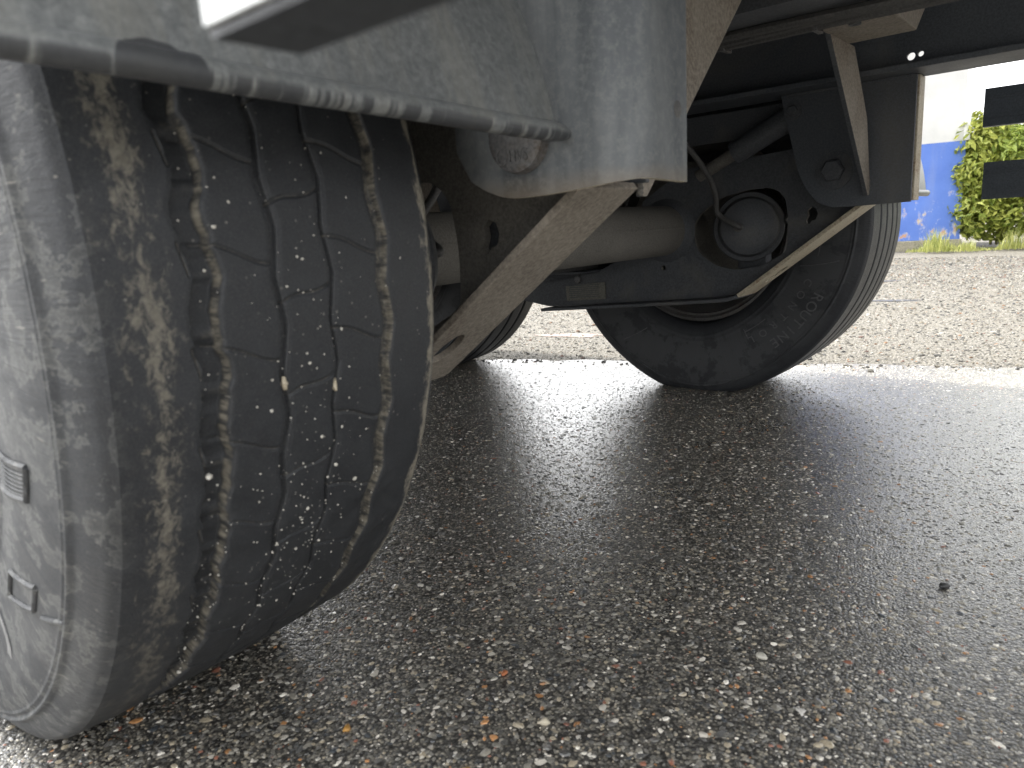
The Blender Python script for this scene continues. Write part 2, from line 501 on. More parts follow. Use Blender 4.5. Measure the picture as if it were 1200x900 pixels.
def lathe(name, prof, seg, centre, axis, mats, parent=None, smooth=35, closed=False):
    """prof: (radius, along) pairs turned about an axis direction through centre"""
    ax = Vector(axis).normalized()
    a = ax.orthogonal().normalized(); b = ax.cross(a); c0 = Vector(centre)
    vs, fs = [], []
    m = len(prof)
    for i in range(seg):
        an = 2 * math.pi * i / seg
        d = a * math.cos(an) + b * math.sin(an)
        for (r, h) in prof:
            vs.append(c0 + d * r + ax * h)
    for i in range(seg):
        j = (i + 1) % seg
        for k in range(m if closed else m - 1):
            k2 = (k + 1) % m
            fs.append((i * m + k, j * m + k, j * m + k2, i * m + k2))
    me = mesh(vs, fs)
    bm = bmesh.new(); bm.from_mesh(me)
    bmesh.ops.remove_doubles(bm, verts=bm.verts, dist=1e-6)
    bmesh.ops.recalc_face_normals(bm, faces=bm.faces)
    bm.to_mesh(me); bm.free()
    me.polygons.foreach_set('use_smooth', [True] * len(me.polygons)); me.set_sharp_from_angle(angle=R(smooth))
    return link(name, me, mats, parent)
def bolt(name, c, axis, r, h, parent, mats='zinc', washer=True):
    """hexagon head on a washer"""
    ax = Vector(axis)
    prof = [(0, h), (r * 0.86, h), (r, h * 0.85)]
    a = ax.orthogonal().normalized(); b = ax.cross(a); c0 = Vector(c)
    vs, fs = [], []
    def ringv(rad, hh, n, ph=0.3):
        k = len(vs)
        for i in range(n):
            an = ph + 2 * math.pi * i / n
            vs.append(c0 + (a * math.cos(an) + b * math.sin(an)) * rad + ax * hh)
        return list(range(k, k + n))
    if washer:
        w0 = ringv(r * 1.65, 0, 24); w1 = ringv(r * 1.65, h * 0.25, 24)
        fs += [(w0[i], w0[(i + 1) % 24], w1[(i + 1) % 24], w1[i]) for i in range(24)] + [tuple(w1)]
    h0 = ringv(r, 0, 6); h1 = ringv(r, h * 0.85, 6); h2 = ringv(r * 0.85, h, 6)
    for p, q in ((h0, h1), (h1, h2)):
        fs += [(p[i], p[(i + 1) % 6], q[(i + 1) % 6], q[i]) for i in range(6)]
    fs.append(tuple(h2))
    return link(name, fixn(mesh(vs, fs)), mats, parent)

# ------------------------------------------------------------------ ground
GZ = -0.026                    # level of the asphalt
def sheet_poly(name, pts, z, m):
    me = mesh([(x, y, z) for x, y in pts], [tuple(range(len(pts)))])
    o = link(name, me, m)
    return tag(o, kind='structure')
sheet_poly('gravel_yard', [(-150, -150), (150, -150), (150, 150), (-150, 150)], GZ - 0.006, 'gravel')
E0, E1 = Vector((-1.0, 2.2)), Vector((0.84, 2.78))
ed = (E1 - E0).normalized(); en = Vector((-ed.y, ed.x))
edge = []
for i in range(260):
    t = -9 + 18 * i / 259
    w = 0.022 * math.sin(t * 5.1) + 0.014 * math.sin(t * 13.7 + 1) + rng.normal() * 0.012
    p = E0 + ed * t + en * w
    edge.append((p.x, p.y))
asp = edge + [(30, edge[-1][1]), (30, -40), (-30, -40), (-30, edge[0][1])]
sheet_poly('asphalt', asp, GZ, 'asphalt')

def stone_nodes(name, mat, var=4):
    ng = bpy.data.node_groups.new(name, 'GeometryNodeTree')
    ng.interface.new_socket('Geometry', in_out='INPUT', socket_type='NodeSocketGeometry')
    ng.interface.new_socket('Geometry', in_out='OUTPUT', socket_type='NodeSocketGeometry')
    nn, L = ng.nodes, ng.links
    gi, go = nn.new('NodeGroupInput'), nn.new('NodeGroupOutput')
    join = nn.new('GeometryNodeJoinGeometry')
    for k in range(var):
        ico = nn.new('GeometryNodeMeshIcoSphere')
        ico.inputs['Radius'].default_value = 1.0
        ico.inputs['Subdivisions'].default_value = 2
        pos = nn.new('GeometryNodeInputPosition')
        nz = nn.new('ShaderNodeTexNoise')
        nz.noise_dimensions = '4D'
        nz.inputs['W'].default_value = k * 7.3
        nz.inputs['Scale'].default_value = 0.9
        nz.inputs['Detail'].default_value = 1.5
        sub = nn.new('ShaderNodeVectorMath'); sub.operation = 'SUBTRACT'; sub.inputs[1].default_value = (0.5, 0.5, 0.5)
        mul = nn.new('ShaderNodeVectorMath'); mul.operation = 'SCALE'; mul.inputs['Scale'].default_value = 1.5
        sp = nn.new('GeometryNodeSetPosition')
        L.new(pos.outputs[0], nz.inputs['Vector'])
        L.new(nz.outputs['Color'], sub.inputs[0]); L.new(sub.outputs[0], mul.inputs[0])
        L.new(ico.outputs['Mesh'], sp.inputs['Geometry']); L.new(mul.outputs[0], sp.inputs['Offset'])
        sm = nn.new('GeometryNodeSetMaterial'); sm.inputs['Material'].default_value = mat
        L.new(sp.outputs[0], sm.inputs['Geometry'])
        g2 = nn.new('GeometryNodeGeometryToInstance')
        L.new(sm.outputs[0], g2.inputs[0]); L.new(g2.outputs[0], join.inputs[0])
    def na(nm, tp):
        a = nn.new('GeometryNodeInputNamedAttribute'); a.data_type = tp; a.inputs['Name'].default_value = nm
        return a.outputs['Attribute']
    iop = nn.new('GeometryNodeInstanceOnPoints')
    iop.inputs['Pick Instance'].default_value = True
    e2r = nn.new('FunctionNodeEulerToRotation')
    L.new(na('rot', 'FLOAT_VECTOR'), e2r.inputs[0])
    L.new(gi.outputs[0], iop.inputs['Points']); L.new(join.outputs[0], iop.inputs['Instance'])
    L.new(e2r.outputs[0], iop.inputs['Rotation']); L.new(na('scl', 'FLOAT_VECTOR'), iop.inputs['Scale'])
    L.new(iop.outputs[0], go.inputs[0])
    return ng
PAL = np.array([(0.050, 0.050, 0.048), (0.085, 0.082, 0.076), (0.12, 0.115, 0.10), (0.17, 0.16, 0.135), (0.26, 0.225, 0.165), (0.33, 0.31, 0.27), (0.55, 0.52, 0.46), (0.30, 0.15, 0.06), (0.20, 0.085, 0.055), (0.035, 0.04, 0.045)])
def scatter(name, P, size, pw, mat, label, embed=0.45, flat=0.6, gain=1.0):
    n = len(P)
    me = bpy.data.meshes.new(name)
    s3 = np.stack([size * rng.uniform(0.8, 1.3, n), size * rng.uniform(0.65, 1.0, n), size * flat * rng.uniform(0.8, 1.15, n)], 1)
    P = P.copy(); P[:, 2] += GZ
    P[:, 2] -= s3[:, 2] * rng.uniform(embed - 0.35, embed + 0.35, n)
    me.vertices.add(n)
    me.vertices.foreach_set('co', P.astype(np.float32).ravel())
    rot = np.stack([rng.normal(0, 0.13, n), rng.normal(0, 0.13, n), rng.uniform(0, 6.283, n)], 1)
    cols = PAL[rng.choice(len(PAL), n, p=np.array(pw) / sum(pw))] * rng.uniform(0.7, 1.3, (n, 1)) * gain
    for nm, tp, d in (('scl', 'FLOAT_VECTOR', s3), ('rot', 'FLOAT_VECTOR', rot)):
        me.attributes.new(nm, tp, 'POINT').data.foreach_set('vector', d.astype(np.float32).ravel())
    c4 = np.concatenate([cols, np.ones((n, 1))], 1)
    me.attributes.new('col', 'FLOAT_COLOR', 'POINT').data.foreach_set('color', c4.astype(np.float32).ravel())
    o = bpy.data.objects.new(name, me); col.objects.link(o)
    me.materials.append(MAT[mat])
    md = o.modifiers.new('stones', 'NODES'); md.node_group = stone_nodes(name, MAT[mat])
    return tag(o, label, 'gravel', kind='stuff')
def in_asphalt(x, y):
    return ((x - E0.x) * en.x + (y - E0.y) * en.y) < 0.0
# exposed aggregate of the asphalt: near field dense, thinning with distance
def field(n, x0, x1, y0, y1):
    return np.stack([rng.uniform(x0, x1, n), rng.uniform(y0, y1, n), np.zeros(n)], 1)
wp = [4, 7, 8, 7.5, 5.5, 4.2, 2.4, 0.9, 0.7, 3]
a = field(330000, -1.5, 1.9, -0.35, 2.9)
keep = (np.clip(1.15 - 0.30 * np.hypot(a[:, 0] - 0.6, a[:, 1] - 0.4), 0.35, 1.0) > rng.uniform(0, 1, len(a))) & ((a[:, 0] > -0.4) | (a[:, 1] > 1.0))
a = a[keep]
P = a[in_asphalt(a[:, 0], a[:, 1])]
sz = np.clip(rng.lognormal(math.log(0.0022), 0.42, len(P)), 0.001, 0.0066)
scatter('asphalt_aggregate', P, sz, wp, 'wet_stone', 'small wet stones exposed in the dark asphalt surface', 0.55, 0.34, 1.8)
P = field(75000, -2.8, 1.8, 2.0, 9.0); d_ = (P[:, 0] - E0.x) * en.x + (P[:, 1] - E0.y) * en.y
k_ = d_ > -np.abs(rng.normal(0, 0.05, len(P))); P = P[k_]; P[:, 2] = np.where(d_[k_] > 0, -0.006, 0.001)
sz = np.clip(rng.lognormal(math.log(0.0038), 0.42, len(P)), 0.0018, 0.012) * (1 + 0.12 * np.clip(P[:, 1] - 4, 0, 5))
scatter('yard_gravel', P, sz, [1, 2, 4, 6, 6, 5, 2, 1, 0.6, 1], 'dry_stone', 'pale loose gravel covering the yard behind the trailer', 0.25, 0.7, 0.43)

def blob(n, r, squash=0.6, jit=0.25, seed=0):
    g = np.random.default_rng(seed)
    ph = g.uniform(0, 6.28, 3)
    return [(r * (1 + jit * math.sin(2 * t + ph[0]) * 0.5 + jit * math.sin(3 * t + ph[1]) * 0.4 + jit * math.sin(7 * t + ph[2]) * 0.2) * math.cos(t),
             r * squash * (1 + jit * math.sin(3 * t + ph[2]) * 0.5) * math.sin(t)) for t in np.linspace(0, 2 * math.pi, n, endpoint=False)]
for i, (x, y, r, sq, z, m, lab) in enumerate(((-0.02, 4.75, 0.13, 0.35, -0.003, 'water', 'narrow rain puddle on the pale gravel beside the far wheel'),
                                       (-0.40, 6.1, 0.16, 0.3, -0.003, 'water', 'small rain puddle on the gravel farther towards the blue wall'),
                                       (-1.15, 2.92, 0.22, 0.28, -0.003, 'mud', 'reddish brown muddy puddle on the gravel between the two far tyres'))):
    me = mesh([(px, py, z) for px, py in blob(60, r, sq, 0.5, i + 3)], [tuple(range(60))])
    o = link('puddle', me, m); o.location = (x, y, GZ); o.rotation_euler.z = 0.2
    tag(o, lab, 'puddle', kind='structure')

# ------------------------------------------------------------------ trailer
YM = 1.205
def mir(y):
    return 2 * YM - y
trailer = tag(empty('semi_trailer', (0, YM, 0)), 'dusty steel semi-trailer chassis with mudguards and worn truck tyres, seen from underneath', 'trailer')
RT, ZC = 0.53, 0.505
X2 = -1.25
INS = 0.19                      # the rear axle's wheels stand further inboard

# --- frame rails (I-beams) with small holes in the far web
def rail(yc, holes):
    w = prism('frame_rail', [(-4.5, 0.832), (6, 0.832), (6, 1.14), (-4.5, 1.14)], 'y', yc - 0.005, yc + 0.005, ['blue'], trailer, holes)
    prism('lower_flange', [(-4.5, yc - 0.07), (6, yc - 0.07), (6, yc + 0.07), (-4.5, yc + 0.07)], 'z', 0.82, 0.8325, ['blue'], w, bev=0.002)
    prism('upper_flange', [(-4.5, yc - 0.07), (6, yc - 0.07), (6, yc + 0.07), (-4.5, yc + 0.07)], 'z', 1.1395, 1.152, ['blue'], w)
    return w
rail(1.732, [ring((0.663, 0.856), 0.0085, 14), ring((0.682, 0.858), 0.006, 14)])
rail(mir(1.732), [])
box('unseen_deck', (-4.5, -0.05, 1.156), (1.5, mir(-0.05), 1.24), ['black'], trailer)  # unseen, cut short ahead so skylight enters while the asphalt stays shaded
for y0, y1 in ((-0.05, -0.015), (mir(-0.015), mir(-0.05))):
    box('unseen_deck_edge', (-4.5, y0, 1.02), (1.5, y1, 1.153), ['blue'], trailer)
for x in (-3.2, -2.1, -0.95, 0.05, 1.75, 2.8, 4.0, 5.2):
    prism('crossmember', [(x - 0.03, 0.96), (x + 0.03, 0.96), (x + 0.03, 0.968), (x - 0.022, 0.968), (x - 0.022, 1.15), (x - 0.03, 1.15)], 'y', mir(1.727), 1.727, ['black'], trailer)
# tapered crossmember ahead of the hangers, in a warm brown
def cross_front(x):
    z0 = 0.868
    pts = [(mir(1.727), 1.10), (mir(1.727), 1.02), (mir(1.53), z0), (1.53, z0), (1.727, 1.02), (1.727, 1.10)]
    return prism('crossmember', pts, 'x', x - 0.066, x + 0.066, ['rust'], trailer, bev=0.006)
cm = cross_front(0.648)
cross_front(0.665 + X2)
for (yy, zz) in ((1.36, 0.868), (1.30, 0.868)):
    lathe('hole_rim', [(0.011, 0.0), (0.011, -0.004), (0.004, -0.004), (0.004, 0)], 14, (0.645, yy, zz), (0, 0, 1), 'black', cm)
# longitudinal cable channel and air pipes clipped to it
ch = prism('cable_channel', [(1.06, 0.852), (1.21, 0.852), (1.21, 0.858), (1.066, 0.858), (1.066, 0.91), (1.06, 0.91)], 'x', -4, 5.5, ['black'], trailer)
for k, (y, z, r) in enumerate(((1.222, 0.846, 0.0075), (1.205, 0.842, 0.006), (1.188, 0.843, 0.0085), (1.16, 0.842, 0.008))):
    path = [(x, y + 0.004 * math.sin(x * 3 + k), z + 0.003 * math.sin(x * 5 + k * 2)) for x in np.linspace(-4, 5.5, 60)]
    tube('air_pipe', path, r, 'hose', ch, 8)
for x in (0.46, 0.625, 1.1, 1.9):
    prism('pipe_clip', [(1.197, 0.833), (1.233, 0.833), (1.233, 0.862), (1.230, 0.862), (1.230, 0.836), (1.200, 0.836), (1.200, 0.862), (1.197, 0.862)], 'x', x - 0.004, x + 0.004, ['zinc'], ch)

# --- suspension: trailing arm plate, flange, hanger, gusset
ARM = [(-0.576, 0.329), (-0.256, 0.383), (-0.141, 0.433), (-0.075, 0.60), (0.067, 0.678), (0.361, 0.697), (0.519, 0.711), (0.562, 0.625), (0.545, 0.543), (0.405, 0.443), (0.246, 0.327), (0.186, 0.309), (0.05, 0.299), (-0.457, 0.267), (-0.571, 0.286)]
HOLE = [(0.093, 0.521), (0.112, 0.549), (0.172, 0.588), (0.259, 0.605), (0.325, 0.604), (0.356, 0.576), (0.366, 0.508), (0.362, 0.431), (0.290, 0.396), (0.224, 0.384), (0.159, 0.398), (0.111, 0.432), (0.093, 0.465)]
SLOT = [(0.424, 0.547), (0.436, 0.542), (0.441, 0.528), (0.436, 0.514), (0.426, 0.511), (0.420, 0.503), (0.413, 0.503), (0.411, 0.512), (0.416, 0.525), (0.414, 0.538)]
FL = [(0.2455, 0.3205), (0.215, 0.3105), (0.186, 0.3075), (0.05, 0.2975), (-0.10, 0.288), (-0.45, 0.2665)]
def diag_plate(f, dx, m, parent):
    # sloping lower flange, a straight plate with an oval lightening hole near its foot
    A, B = Vector((0.600, 0.580)), Vector((0.246, 0.321))
    d = (B - A).normalized(); n = Vector((d.y, -d.x))
    if n.y > 0: n = -n
    Ls = (B - A).length
    outer = [(0, 1.775), (Ls, 1.775), (Ls, 1.895), (0, 1.895)]
    hole = [(Ls - 0.098 + 0.036 * math.cos(t), 1.848 + 0.019 * math.sin(t)) for t in np.linspace(0, 2 * math.pi, 24, endpoint=False)]
    o = prism('sloping_flange', outer, 'z', 0, 0.010, [m], parent, [hole])
    for v in o.data.vertices:
        p = A + d * v.co.x + n * v.co.z
        v.co = (p.x + dx, f(v.co.y), p.y)
    fixn(o.data)
    return bevel(o, 0.0015)
def flange_mesh(y0, y1, t=0.010):
    vs, fs = [], []
    for i, (x, z) in enumerate(FL):
        a = Vector(FL[max(i - 1, 0)]); b = Vector(FL[min(i + 1, len(FL) - 1)])
        d = (b - a).normalized(); n = Vector((-d.y, d.x))
        if n.y > 0: n = -n
        for (yy, k) in ((y0, 0), (y1, 0), (y1, 1), (y0, 1)):
            vs.append((x + n.x * t * k, yy, z + n.y * t * k))
    m = len(FL)
    for i in range(m - 1):
        for k in range(4):
            fs.append((i * 4 + k, i * 4 + (k + 1) % 4, (i + 1) * 4 + (k + 1) % 4, (i + 1) * 4 + k))
    fs += [(0, 1, 2, 3), tuple((m - 1) * 4 + k for k in (3, 2, 1, 0))]
    return fixn(mesh(vs, fs))
def arm(near, dx):
    ins = INS if dx else 0.0
    f = (lambda y: mir(y - ins)) if near else (lambda y: y - ins)
    sh = lambda pts: [(x + dx, z) for x, z in pts]
    y0, y1 = sorted((f(1.834), f(1.846)))
    inner = -1 if not near else 1            # side that faces the trailer's middle
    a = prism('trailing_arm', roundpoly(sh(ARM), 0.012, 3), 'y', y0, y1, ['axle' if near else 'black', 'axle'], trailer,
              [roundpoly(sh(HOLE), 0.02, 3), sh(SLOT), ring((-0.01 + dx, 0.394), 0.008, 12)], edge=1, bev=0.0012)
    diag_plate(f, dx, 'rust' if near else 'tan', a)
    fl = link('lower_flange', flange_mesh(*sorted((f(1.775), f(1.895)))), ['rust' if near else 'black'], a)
    fl.location.x = dx; bevel(fl, 0.002)
    box('added_slot_backing', (0.375 + dx, min(f(1.79), f(1.822)), 0.475), (0.475 + dx, max(f(1.79), f(1.822)), 0.57), ['black'], a) if near else None  # black box added behind the slot so it reads as a dark hole
    box('spring_piston', (-0.54 + dx, min(f(1.852), f(1.98)), 0.318), (-0.24 + dx, max(f(1.852), f(1.98)), 0.3835), ['black'], a, 0.02)
    # seat of the air spring at the rear end
    ss = prism('spring_seat', [(-0.60 + dx, f(1.74)), (-0.25 + dx, f(1.74)), (-0.25 + dx, f(1.99)), (-0.60 + dx, f(1.99))] if not near else
               [(-0.60 + dx, f(1.99)), (-0.25 + dx, f(1.99)), (-0.25 + dx, f(1.74)), (-0.60 + dx, f(1.74))], 'z', 0.384, 0.392, ['black'], a, bev=0.002)
    # weld collar round the axle
    vs = []
    lathe('weld_collar', [(0.073, 0.022), (0.078, 0.019), (0.090, 0.004), (0.094, 0.0), (0.073, -0.01)], 40, (dx, f(1.834), ZC), (0, inner, 0), 'black', a)
    if not near and dx == 0:
        lp = prism('data_plate', [(-0.377, 0.288), (-0.220, 0.297), (-0.222, 0.352), (-0.380, 0.338)], 'y', y0 - 0.004, y0, ['tag'], a, bev=0.001)
        for k in range(7):
            zz = 0.298 + k * 0.0055
            prism('text_line', [(-0.365, zz + 0.001 * k), (-0.245, zz + 0.007 + 0.001 * k), (-0.245, zz + 0.009 + 0.001 * k), (-0.365, zz + 0.003 + 0.001 * k)], 'y', y0 - 0.0052, y0 - 0.0041, ['black'], a)
        lathe('cross_bolt', [(0, 0.008), (0.012, 0.007), (0.013, 0.0)], 14, (-0.33, y0 + 0.002, 0.36), (0, -1, 0), 'zinc', a)
    # brake chamber seen through the opening
    s = inner
    ctr = Vector((0.245 + dx, f(1.86), 0.503)); axd = Vector((0.45, inner * 1.0, 0.02)).normalized()
    bc = lathe('brake_chamber', [(0, 0.052), (0.058, 0.047), (0.076, 0.036), (0.083, 0.012), (0.083, 0.006), (0.091, 0.004), (0.091, -0.010), (0.083, -0.012), (0.082, -0.06), (0.06, -0.10), (0.03, -0.11), (0.03, -0.16)], 48, ctr, axd, 'black', trailer)
    lathe('clamp_ring', [(0.086, 0.009), (0.094, 0.007), (0.097, -0.001), (0.094, -0.012), (0.086, -0.014)], 48, ctr, axd, 'black', bc)
    sd_ = axd.cross(Vector((0, 0, 1))).normalized()
    if sd_.x < 0: sd_ = -sd_
    q = ctr + sd_ * 0.098 + Vector((0, 0, 0.012))
    bolt('clamp_bolt', q, (axd * 0.8 + sd_ * 0.5).normalized(), 0.010, 0.014, bc, 'zinc', False)
    fitc = ctr + axd * 0.05 + Vector((-0.03, 0, 0.0))
    lathe('hose_fitting', [(0.008, 0.03), (0.012, 0.026), (0.012, 0.012), (0.017, 0.010), (0.017, 0.0)], 16, fitc, axd, 'zinc', bc)
    e = fitc + axd * 0.03
    hp = spline([e, e + axd * 0.018 + Vector((-0.006, 0, 0.004)), Vector((0.196 + dx, f(1.765), 0.545)), Vector((0.205 + dx, f(1.73), 0.595)), Vector((0.200 + dx, f(1.68), 0.655)), Vector((0.17 + dx, f(1.60), 0.735)), Vector((0.08 + dx, f(1.5), 0.86)), Vector((0.0 + dx, f(1.42), 0.95))], 8)
    tube('brake_hose', hp, 0.0075, 'hose', bc, 10)
    box('chamber_bracket', (0.205 + dx, min(f(1.88), f(1.92)), 0.385), (0.29 + dx, max(f(1.88), f(1.92)), 0.43), ['black'], bc, 0.004)
    return a
def hanger(near, dx):
    ins = INS if dx else 0.0
    f = (lambda y: mir(y - ins)) if near else (lambda y: y - ins)
    # outer cheek with the large bend and front return
    Yo = 1.94
    dx0 = dx; dx = dx - (0.0 if near else 0.05)
    path = [(0.466 + 0.02 * i, Yo) for i in range(10)]
    cx, cy, rr = 0.655, Yo - 0.045, 0.045
    path += [(cx + rr * math.sin(t), cy + rr * math.cos(t)) for t in np.linspace(0, math.pi / 2, 10)]
    path += [(0.70, y) for y in np.linspace(Yo - 0.05, 1.835, 6)]
    zk = [(0.455, 0.64), (0.466, 0.622), (0.474, 0.602), (0.486, 0.588), (0.514, 0.572), (0.545, 0.565), (0.592, 0.5655), (0.646, 0.569), (0.70, 0.574), (0.80, 0.570)]
    L, sN = 0.0, []
    for i, pt in enumerate(path):
        if i: L += math.dist(pt, path[i - 1])
        sN.append(0.466 + L)
    vs, fs, fm = [], [], []
    n = len(path)
    zs = (0.0, 0.33, 0.66, 1.0)
    for layer in (0, 1):
        for i, (x, y) in enumerate(path):
            a = path[max(i - 1, 0)]; b = path[min(i + 1, n - 1)]
            d = Vector((b[0] - a[0], b[1] - a[1])).normalized(); nv = Vector((d.y, -d.x))   # towards the inside
            zb = np.interp(sN[i], [q[0] for q in zk], [q[1] for q in zk])
            for u in zs:
                vs.append((x + dx + nv.x * 0.008 * layer, f(y + nv.y * 0.008 * layer), zb + (0.8195 - zb) * u))
    m = len(zs); off = n * m
    for i in range(n - 1):
        for k in range(m - 1):
            q = (i * m + k, (i + 1) * m + k, (i + 1) * m + k + 1, i * m + k + 1)
            fs.append(q); fm.append(0); fs.append(tuple(off + t for t in reversed(q))); fm.append(0)
        fs.append((i * m, off + i * m, off + (i + 1) * m, (i + 1) * m)); fm.append(1)
        k = m - 1
        fs.append((i * m + k, (i + 1) * m + k, off + (i + 1) * m + k, off + i * m + k)); fm.append(0)
    for i in (0, n - 1):
        for k in range(m - 1):
            fs.append((i * m + k, i * m + k + 1, off + i * m + k + 1, off + i * m + k)); fm.append(1)
    me = fixn(mesh(vs, fs, fm))
    me.polygons.foreach_set('use_smooth', [True] * len(me.polygons)); me.set_sharp_from_angle(angle=R(30))
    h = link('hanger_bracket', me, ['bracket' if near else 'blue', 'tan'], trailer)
    dx = dx0
    # inner cheek
    IN = [(0.384, 0.773), (0.393, 0.742), (0.419, 0.637), (0.441, 0.589), (0.469, 0.556), (0.503, 0.541), (0.572, 0.541), (0.676, 0.543), (0.676, 0.8195), (0.375, 0.8195)]
    y0, y1 = sorted((f(1.736), f(1.746)))
    xm = 0.60 if near else 0.68
    prism('inner_cheek', [(min(x, xm) + dx, max(z, 0.58) if near else z) for x, z in IN], 'y', y0, y1, ['blue', 'black'], h, edge=1, bev=0.0015)
    sgn = 1 if near else -1
    yi = f(1.736)
    if not near: box('lit_cheek_return', (0.669 + dx, min(yi, f(1.80)) + 0.0105 * (sgn < 0), 0.546), (0.680 + dx, max(yi, f(1.80)) - 0.0105 * (sgn > 0), 0.8185), ['tan'], h, 0.002)  # pale tan puts the outdoor light on this edge into its colour
    bolt('pivot_bolt', (0.507 + dx, yi, 0.628), (0, sgn, 0), 0.027, 0.024, h, 'black')
    bolt('bracket_bolt', (0.405 + dx, yi, 0.780), (0, sgn, 0), 0.013, 0.012, h, 'black')
    tube('pivot_pin', [(0.56 + dx, f(1.75), 0.628), (0.56 + dx, f(1.93), 0.628)], 0.03, 'black', h, 24)
    # triangular gusset up to the crossmember
    gy = [(1.407, 0.869), (1.571, 0.869), (1.69, 0.735), (1.733, 0.60), (1.733, 0.564), (1.722, 0.564)]
    gp = [(f(y), z) for y, z in gy]
    prism('gusset', gp, 'x', 0.578 + dx, 0.588 + dx, ['rust', 'black'], h, edge=1, bev=0.001)
    wb = [(0.5845 + dx + rng.normal() * 0.0006, f(1.7345), z) for z in np.arange(0.566, 0.60, 0.0028)]
    tube('weld_bead', wb, [0.004 + 0.0012 * (i % 2) for i in range(len(wb))], 'axle', h, 8)
    wt = [(x + dx, f(1.7335), 0.8175) for x in np.arange(0.39, 0.67, 0.004)]
    tube('weld_bead', wt, [0.0035 + 0.001 * (i % 2) for i in range(len(wt))], 'black', h, 6)
    if near:
        lathe('bolt_hole', [(0.0, 0.0006), (0.0075, 0.0006), (0.0085, 0.0)], 16, (0.7001 + dx, f(1.855), 0.642), (1, 0, 0), 'hose', h)
        # domed pivot cap with a cast emblem
        c = (0.562 + dx, f(1.9405), 0.627)
        cap = lathe('pivot_cap', [(0, 0.015), (0.030, 0.014), (0.036, 0.011), (0.038, 0.0)], 40, c, (0, -1, 0), 'zinc', h)
        if dx == 0:
            emblem(c, h)
    return h
def text_polys(s, size, ext=0.0):
    cu = bpy.data.curves.new('t', 'FONT'); cu.body = s; cu.size = size; cu.extrude = ext; cu.resolution_u = 4
    cu.align_x = 'CENTER'; cu.align_y = 'CENTER'
    o = bpy.data.objects.new('t', cu); col.objects.link(o)
    dg = bpy.context.evaluated_depsgraph_get()
    me = bpy.data.meshes.new_from_object(o.evaluated_get(dg))
    bpy.data.objects.remove(o)
    v = np.empty(len(me.vertices) * 3); me.vertices.foreach_get('co', v)
    fs = [tuple(p.vertices) for p in me.polygons]
    bpy.data.meshes.remove(me)
    return v.reshape(-1, 3), fs
def emblem(c, parent):
    v, fs = text_polys('HVS', 0.017, 0.0012)
    vs = [(c[0] + 0.007 + p[0] * 0.85, c[1] - 0.0145 - p[2], c[2] - 0.020 + p[1]) for p in v]
    k = len(vs)
    m = 24
    for i in range(m):
        t = 2 * math.pi * i / m
        for (ra, rb, hh) in ((0.0085, 0.0092, 0.0), (0.0085, 0.0092, -0.0016), (0.006, 0.0066, -0.0016), (0.006, 0.0066, 0.0)):
            vs.append((c[0] - 0.016 + ra * math.cos(t), c[1] - 0.0135 + hh, c[2] - 0.019 + rb * math.sin(t)))
    for i in range(m):
        for q in range(3):
            j = (i + 1) % m
            fs.append((k + i * 4 + q, k + j * 4 + q, k + j * 4 + q + 1, k + i * 4 + q + 1))
    tag(link('cast_emblem', fixn(mesh(vs, fs)), 'zinc', parent), 'raised oval and letters HVS cast into the pivot cap')

for dx in (0.0, X2):
    for near in (False, True):
        arm(near, dx); hanger(near, dx)
    ax_ = lathe('axle', [(0.0, 0.30), (0.073, 0.30), (0.073, 1.205), (0.073, 2.11), (0.0, 2.11)], 48, (dx, 0, ZC), (0, 1, 0), 'axle', trailer)
    box('axle_weld_strip', (dx + 0.070, 0.62, ZC + 0.004), (dx + 0.0755, 1.80, ZC + 0.010), ['axle'], ax_, 0.001)
    prism('slack_bracket', [(dx + 0.060, ZC - 0.02), (dx + 0.085, ZC - 0.015), (dx + 0.085, ZC - 0.007), (dx + 0.06, ZC - 0.010)], 'y', 1.08, 1.14, ['black'], ax_)
# shock absorber and air spring behind the far arm, dark in the shade
for nm in (0, 1):
    for dx in (0.0, X2):
        ins = INS if dx else 0.0
        f = (lambda y, i=ins: y - i) if nm == 0 else (lambda y, i=ins: mir(y - i))
        sa = tube('shock_absorber', [(0.235 + dx, f(1.785), 0.70), (0.40 + dx, f(1.785), 0.780)], 0.030, 'black', trailer, 24)
        tube('shock_rod', [(0.13 + dx, f(1.785), 0.650), (0.245 + dx, f(1.785), 0.705)], 0.017, 'axle', sa, 16)
        zz = np.linspace(0.393, 0.818, 40)
        lathe('air_spring', [(0.0, 0.0), (0.11, 0.0)] + [(0.125 + 0.018 * math.cos((z - 0.393) * 46), z - 0.393) for z in zz] + [(0.11, 0.4255), (0, 0.4255)], 40, (-0.42 + dx, f(1.84), 0.393), (0, 0, 1), 'hose', trailer)
        box('frame_bracket', (-0.05 + dx, min(f(1.850), f(1.862)), 0.74), (0.50 + dx, max(f(1.850), f(1.862)), 0.8195), ['black'], trailer)

